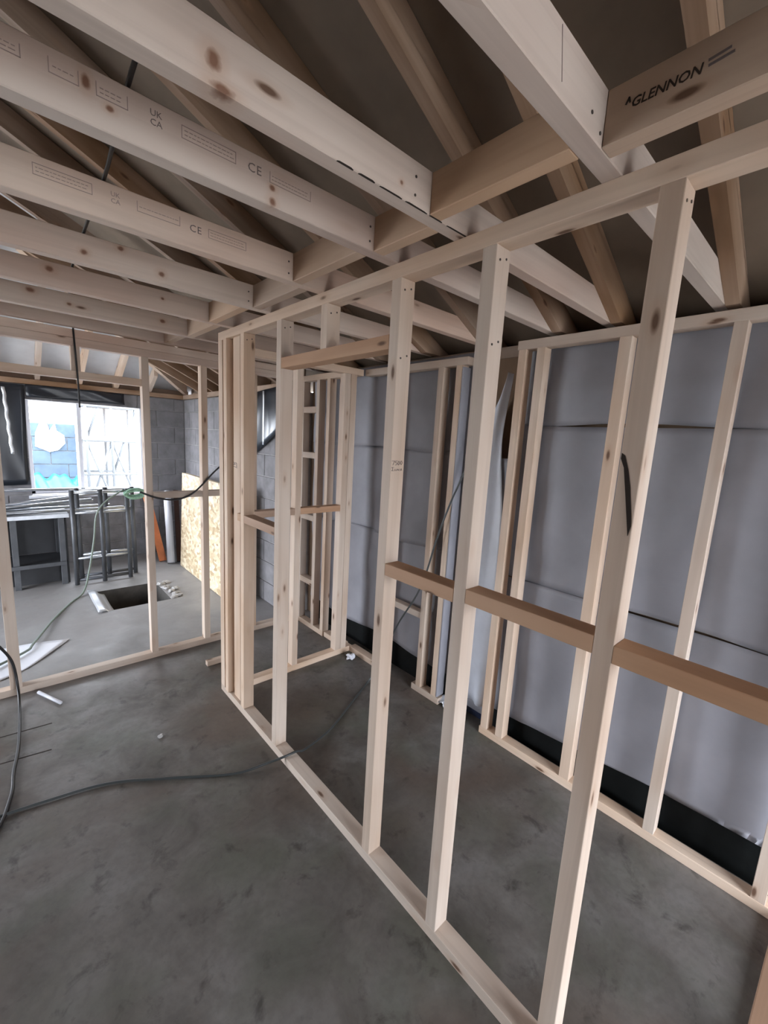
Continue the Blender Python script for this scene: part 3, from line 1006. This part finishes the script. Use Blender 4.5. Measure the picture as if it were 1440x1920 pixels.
# ------------------------------------------------------------------ loose things on the floor
o = tube('white_rod', [(0.075, 3.225, 0.010), (0.17, 3.015, 0.010)], 0.010, 'white', None, 10, False)
tag(o, 'short white plastic rod on the floor in front of the far partition', 'rod')
o = blob('stone_chip', (0.555, 2.35, 0.006), 0.014, 0.012, 0.009, 'rubble', None, 11)
tag(o, 'small pale stone chip alone on the near floor', 'stone')


def fsheet(u, v):
    yl = 3.56 + 0.50 * v
    xr = -0.02 + 0.33 * v ** 0.8
    return (-0.35 + (xr + 0.35) * u, yl + 0.03 * math.sin(7 * u) * (1 - v) - 0.16 * (u ** 2) * v * 0.6, 0.004 + 0.010 * abs(math.sin(6 * u + 4 * v)) * u * v)


o = sheet('white_sheet', fsheet, 14, 10, 0.002, 'white', None, (0, 0, 1))
tag(o, 'torn white plastic sheet lying on the far floor behind the leftmost stud', 'plastic sheet')

# ------------------------------------------------------------------ far room: bench, trestle frames, leaning boards
B = empty('work_bench', (0.2, 5.5, 0), 'dark low work bench under the left half of the far window', 'bench')
board('bench_top', -0.9, 0.49, 5.42, 5.95, 0.735, 0.765, 'benchtop', B, 'x')
board('front_rail', -0.9, 0.49, 5.40, 5.42, 0.73, 0.77, 'steel', B, 'x')
board('lower_shelf', -0.9, 0.45, 5.45, 5.92, 0.22, 0.25, 'benchtop', B, 'x')
board('light_block_back', -0.9, 0.46, 5.935, 5.95, 0.25, 0.735, 'benchtop', B, 'x')  # added panel, shuts daylight out so the underside goes black
board('light_block_side', -0.9, -0.885, 5.50, 5.93, 0.0, 0.735, 'benchtop', B, 'y')  # added ends, stop side light reaching under the bench
board('light_block_side', 0.462, 0.474, 5.50, 5.93, 0.0, 0.735, 'benchtop', B, 'y')
board('shelf_rail', -0.9, 0.45, 5.43, 5.448, 0.215, 0.255, 'darksteel', B, 'x')
board('kick_panel', -0.88, 0.45, 5.60, 5.615, 0.0, 0.22, 'benchtop', B, 'x')
for x in (-0.85, 0.02, 0.40):
    for y in (5.45, 5.88):
        board('leg', x, x + 0.05, y, y + 0.05, 0, 0.735, 'darksteel', B, 'z')


def trestle(y, x0, x1, lab, lean):
    t = empty('trestle_frame', (x0, y, 0), lab, 'trestle', 'steel trestle frames beside the bench')
    def pt(x, z):
        return (x, y + lean * z, z)
    for x in (x0, (x0 + x1) / 2, x1):
        tube('stile', [pt(x, 0.0), pt(x, 0.52), pt(x, 1.02)], 0.023, 'darksteel', t, 10, False)
    for z, mt in ((0.05, 'darksteel'), (0.285, 'steel'), (0.775, 'steel'), (0.99, 'steel')):
        tube('rail', [pt(x0, z), pt(x1, z)], 0.016, mt, t, 10, False)
    return t


trestle(5.36, 0.52, 1.02, 'front steel trestle frame standing right of the dark bench', 0.02)
trestle(5.50, 0.58, 1.10, 'rear steel trestle frame standing behind the front one', 0.04)
tl = ['longest', 'second', 'third', 'fourth', 'fifth', 'sixth']
tp = [((-0.8, 5.47, 0.785), (1.0, 5.47, 0.800)), ((-0.8, 5.52, 0.785), (0.72, 5.60, 0.885)), ((-0.7, 5.58, 0.785), (0.74, 5.66, 0.86)), ((-0.6, 5.64, 0.785), (0.80, 5.72, 0.93)), ((-0.8, 5.72, 0.785), (0.9, 5.68, 0.80)), ((-0.9, 5.78, 0.99), (0.62, 5.74, 0.985))]
tlab = ['straight steel tube lying along the front of the bench top', 'steel tube on the bench sloping up to the right, behind the front tube', 'steel tube in the middle of the bench pile', 'steel tube rising highest to the right on the bench pile', 'steel tube lying flat at the back of the bench pile', 'steel rail held level above the bench pile, across the window sill']
for (a, b), lab in zip(tp, tlab):
    o = tube('steel_tube', [a, b], 0.014, 'steel', None, 10, False)
    tag(o, lab, 'tube', 'steel tubes on the bench')
# coil of green rope on the trestle corner
rp = empty('rope_coil', (1.08, 5.33, 0.95), 'coil of pale green rope hung on the trestle corner below the window', 'rope')
for k in range(11):
    rk = random.Random(40 + k)
    cx, cz = 1.085 + 0.02 * (rk.random() - 0.5), 0.975 + 0.03 * (rk.random() - 0.5)
    ra, rb2, tl = 0.085 + 0.03 * rk.random(), 0.030 + 0.030 * rk.random(), (rk.random() - 0.5) * 0.7
    pts = []
    for i in range(10):
        a = 2 * math.pi * i / 10
        u, w = ra * math.cos(a) * (0.9 + 0.2 * rk.random()), rb2 * math.sin(a)
        pts.append((cx + u * math.cos(tl) - w * math.sin(tl), 5.31 - 0.006 * k + 0.01 * rk.random(), cz + u * math.sin(tl) * 0.5 + w * math.cos(tl)))
    tube('loop', pts, 0.0075, 'rope', rp, 6, True, True)

# OSB sheet leaning on the far right wall
ob = [(1.605, 3.95, 0.0), (1.605, 5.52, 0.0), (1.69, 5.65, 1.16), (1.69, 3.95, 1.16)]
nx = Vector((1.16, 0, -0.085)).normalized() * -0.06
ov = [Vector(p) for p in ob] + [Vector(p) - Vector((nx.x, 0, nx.z)) for p in ob]
o = mesh_at('osb_sheet', ov, [(0, 1, 2, 3), (7, 6, 5, 4), (0, 4, 5, 1), (1, 5, 6, 2), (2, 6, 7, 3), (3, 7, 4, 0)], 'osb', None, None, AX['y'])
o.location.z += 0.005
tag(o, 'pale strand board sheet leaning against the far right wall', 'board')


def leaner(name, xb, yb, xt, yt, zt_, w, th, mat, label, cat):
    p0, p1 = Vector((xb, yb, 0.004)), Vector((xt, yt, zt_))
    dd = (p1 - p0).normalized()
    sx = Vector((1, 0, 0))
    sx = (sx - dd * sx.dot(dd)).normalized()
    nn = dd.cross(sx)
    vs_ = []
    for p in (p0, p1):
        for a, b in ((-1, -1), (1, -1), (1, 1), (-1, 1)):
            vs_.append(p + sx * a * w / 2 + nn * b * th / 2)
    zmin = min(v.z for v in vs_)
    vs_ = [v - Vector((0, 0, zmin - 0.001)) for v in vs_]
    o = mesh_at(name, vs_, [(3, 2, 1, 0), (4, 5, 6, 7), (0, 1, 5, 4), (1, 2, 6, 5), (2, 3, 7, 6), (3, 0, 4, 7)], mat)
    return tag(o, label, cat)


leaner('orange_plank', 1.475, 5.80, 1.40, 6.22, 0.84, 0.085, 0.025, 'orange', 'bright orange plank leaning in the far corner beside the white pipe', 'plank')
leaner('brown_plank', 1.640, 5.68, 1.77, 6.22, 0.86, 0.06, 0.025, 'brown', 'dark brown plank leaning in the far corner next to the strand board', 'plank')
o = tube('white_pipe', [(1.535, 5.66, 0.008), (1.59, 5.90, 0.42), (1.64, 6.16, 0.86)], 0.045, 'white', None, 16, False)
tag(o, 'fat white plastic pipe leaning in the far corner', 'pipe')

# black plastic sheeting on the back wall left of and above the window


def bpl(u, v):
    return (-0.62 + 0.86 * u - 0.01 * math.sin(5 * v), YB - 0.030 - 0.012 * math.sin(11 * u + 3 * v) - 0.008 * math.sin(7 * v + 4 * u), 0.98 + 1.11 * v)


o = sheet('black_plastic_sheet', bpl, 20, 16, 0.002, 'blackplastic', None, (0, 1, 0))
tag(o, 'glossy black plastic sheeting hung on the back wall left of the window', 'plastic sheet')


def bpl2(u, v):
    return (0.26 + 0.95 * u, YB - 0.030 - 0.010 * math.sin(9 * u + 3 * v) - 0.008 * math.sin(5 * v + 14 * u), 1.965 + 0.135 * v)


o = sheet('black_plastic_sheet', bpl2, 20, 5, 0.002, 'blackplastic', None, (0, 1, 0))
tag(o, 'glossy black plastic strip above the far window', 'plastic sheet')


def strip(u, v):
    z = 1.33 + 0.72 * v
    return (0.09 + 0.03 * u - 0.03 * v + 0.004 * math.sin(30 * v), YB - 0.045 - 0.004 * math.sin(22 * v + 3), z)


o = sheet('light_streak', strip, 2, 24, 0.0012, 'foil', None, (0, 1, 0))  # bright streak on the plastic, put in as a foil strip
tag(o, 'crinkled silver tape strip hanging on the black plastic left of the window', 'tape')

# dark plastic with a light slit on the far right wall, glimpsed through the closet


def dpl(u, v):
    return (XR - 0.03 - 0.008 * math.sin(8 * u + 3 * v), 3.52 + 0.60 * u, 1.74 - 0.27 * u + (0.40 + 0.22 * u) * v)


o = sheet('black_plastic_sheet', dpl, 12, 8, 0.002, 'blackplastic')
tag(o, 'dark plastic sheet on the far right wall, glimpsed through the closet studs', 'plastic sheet')
o = sheet('light_streak', lambda u, v: (XR - 0.052, 3.805 + 0.028 * u, 1.60 + 0.50 * v), 2, 12, 0.0012, 'foil')  # the slit of light is built in as foil
tag(o, 'thin silver tape strip on the dark plastic behind the closet studs', 'tape')

# ------------------------------------------------------------------ outside the window
yard = mesh_at('ground', [(-150, -150, -0.25), (150, -150, -0.25), (150, 150, -0.25), (-150, 150, -0.25)], [(0, 1, 2, 3)], 'yard')
if yard.data.polygons[0].normal.z < 0:
    yard.data.flip_normals()
tag(yard, 'pale gravel yard outside', None, None, 'structure')
gw = wall_mesh('wall_garden', [(-1.6, 0.94, 8.6, 8.8, -0.25, 1.70)], 'mortar', 'low blue-grey block wall outside the far window')
gbm = {}
zz = -0.25
row = 0
while zz < 1.70 - 0.02:
    h = min(0.215, 1.70 - zz)
    a = -1.6 - (0.22 if row % 2 else 0)
    while a < 0.93:
        s, e = max(a, -1.6), min(a + 0.44, 0.94)
        k = (round(e - s, 3), round(h, 3))
        if k[0] > 0.03:
            if k not in gbm:
                gbm[k] = bevel_box('block', k[0] - 0.01, 0.03, k[1] - 0.01, 0.003)
                gbm[k].materials.append(M['bluewall'])
            link('block', gbm[k], None, gw, ((s + e) / 2, 8.592, zz + h / 2))
        a += 0.44
    zz += 0.215
    row += 1


prism('white_patch', [(0.486, 1.678), (0.579, 1.67), (0.603, 1.567), (0.676, 1.691), (0.693, 1.572), (0.788, 1.501), (0.793, 1.379), (0.7, 1.269), (0.589, 1.235), (0.508, 1.278), (0.417, 1.32), (0.43, 1.528)], 'y', 8.560, 8.577, 'white_patch', gw)  # irregular white shape on the face of the wall


def tarp(u, v):
    return (0.36 + 0.56 * u, 8.30 + 0.22 * v + 0.03 * math.sin(9 * u), 0.56 + 0.30 * v + 0.07 * math.sin(6 * u + 2) * math.sin(5 * u * v + 1) + 0.03 * math.sin(21 * u + 5 * v))


tb = board('pallet_stack', 0.30, 0.94, 8.24, 8.53, -0.25, 0.44, 'white_patch', None, 'x')
tag(tb, 'pale stack under the turquoise tarpaulin outside the window', 'pallet')
o = sheet('turquoise_tarpaulin', tarp, 22, 8, 0.003, 'tarp', None, (0, 0, 1))
tag(o, 'crumpled turquoise tarpaulin outside the window', 'tarpaulin')
S = empty('scaffold_tower', (1.3, 8.4, -0.25), 'tubular scaffold tower outside the far window', 'scaffold')
for x in (1.05, 1.40, 1.76):
    for y in (8.3, 8.9):
        tube('upright', [(x, y, -0.25), (x, y, 3.2)], 0.024, 'paleSteel', S, 8, False)
for z in (0.35, 0.9, 1.45, 2.0, 2.55):
    for y in (8.3, 8.9):
        tube('ledger', [(1.0, y, z), (1.84, y, z)], 0.024, 'paleSteel', S, 8, False)
for (xa, za, xb, zb_) in ((1.05, 0.35, 1.40, 1.45), (1.40, 0.9, 1.76, 2.0), (1.40, 0.35, 1.05, 1.45), (1.76, 0.35, 1.40, 1.45), (1.05, 1.45, 1.40, 2.55)):
    tube('brace', [(xa, 8.33, za), (xb, 8.33, zb_)], 0.020, 'paleSteel', S, 8, False)
for z in (1.47, 2.02):
    board('deck_board', 1.01, 1.83, 8.32, 8.88, z, z + 0.04, 'stud', S, 'x')
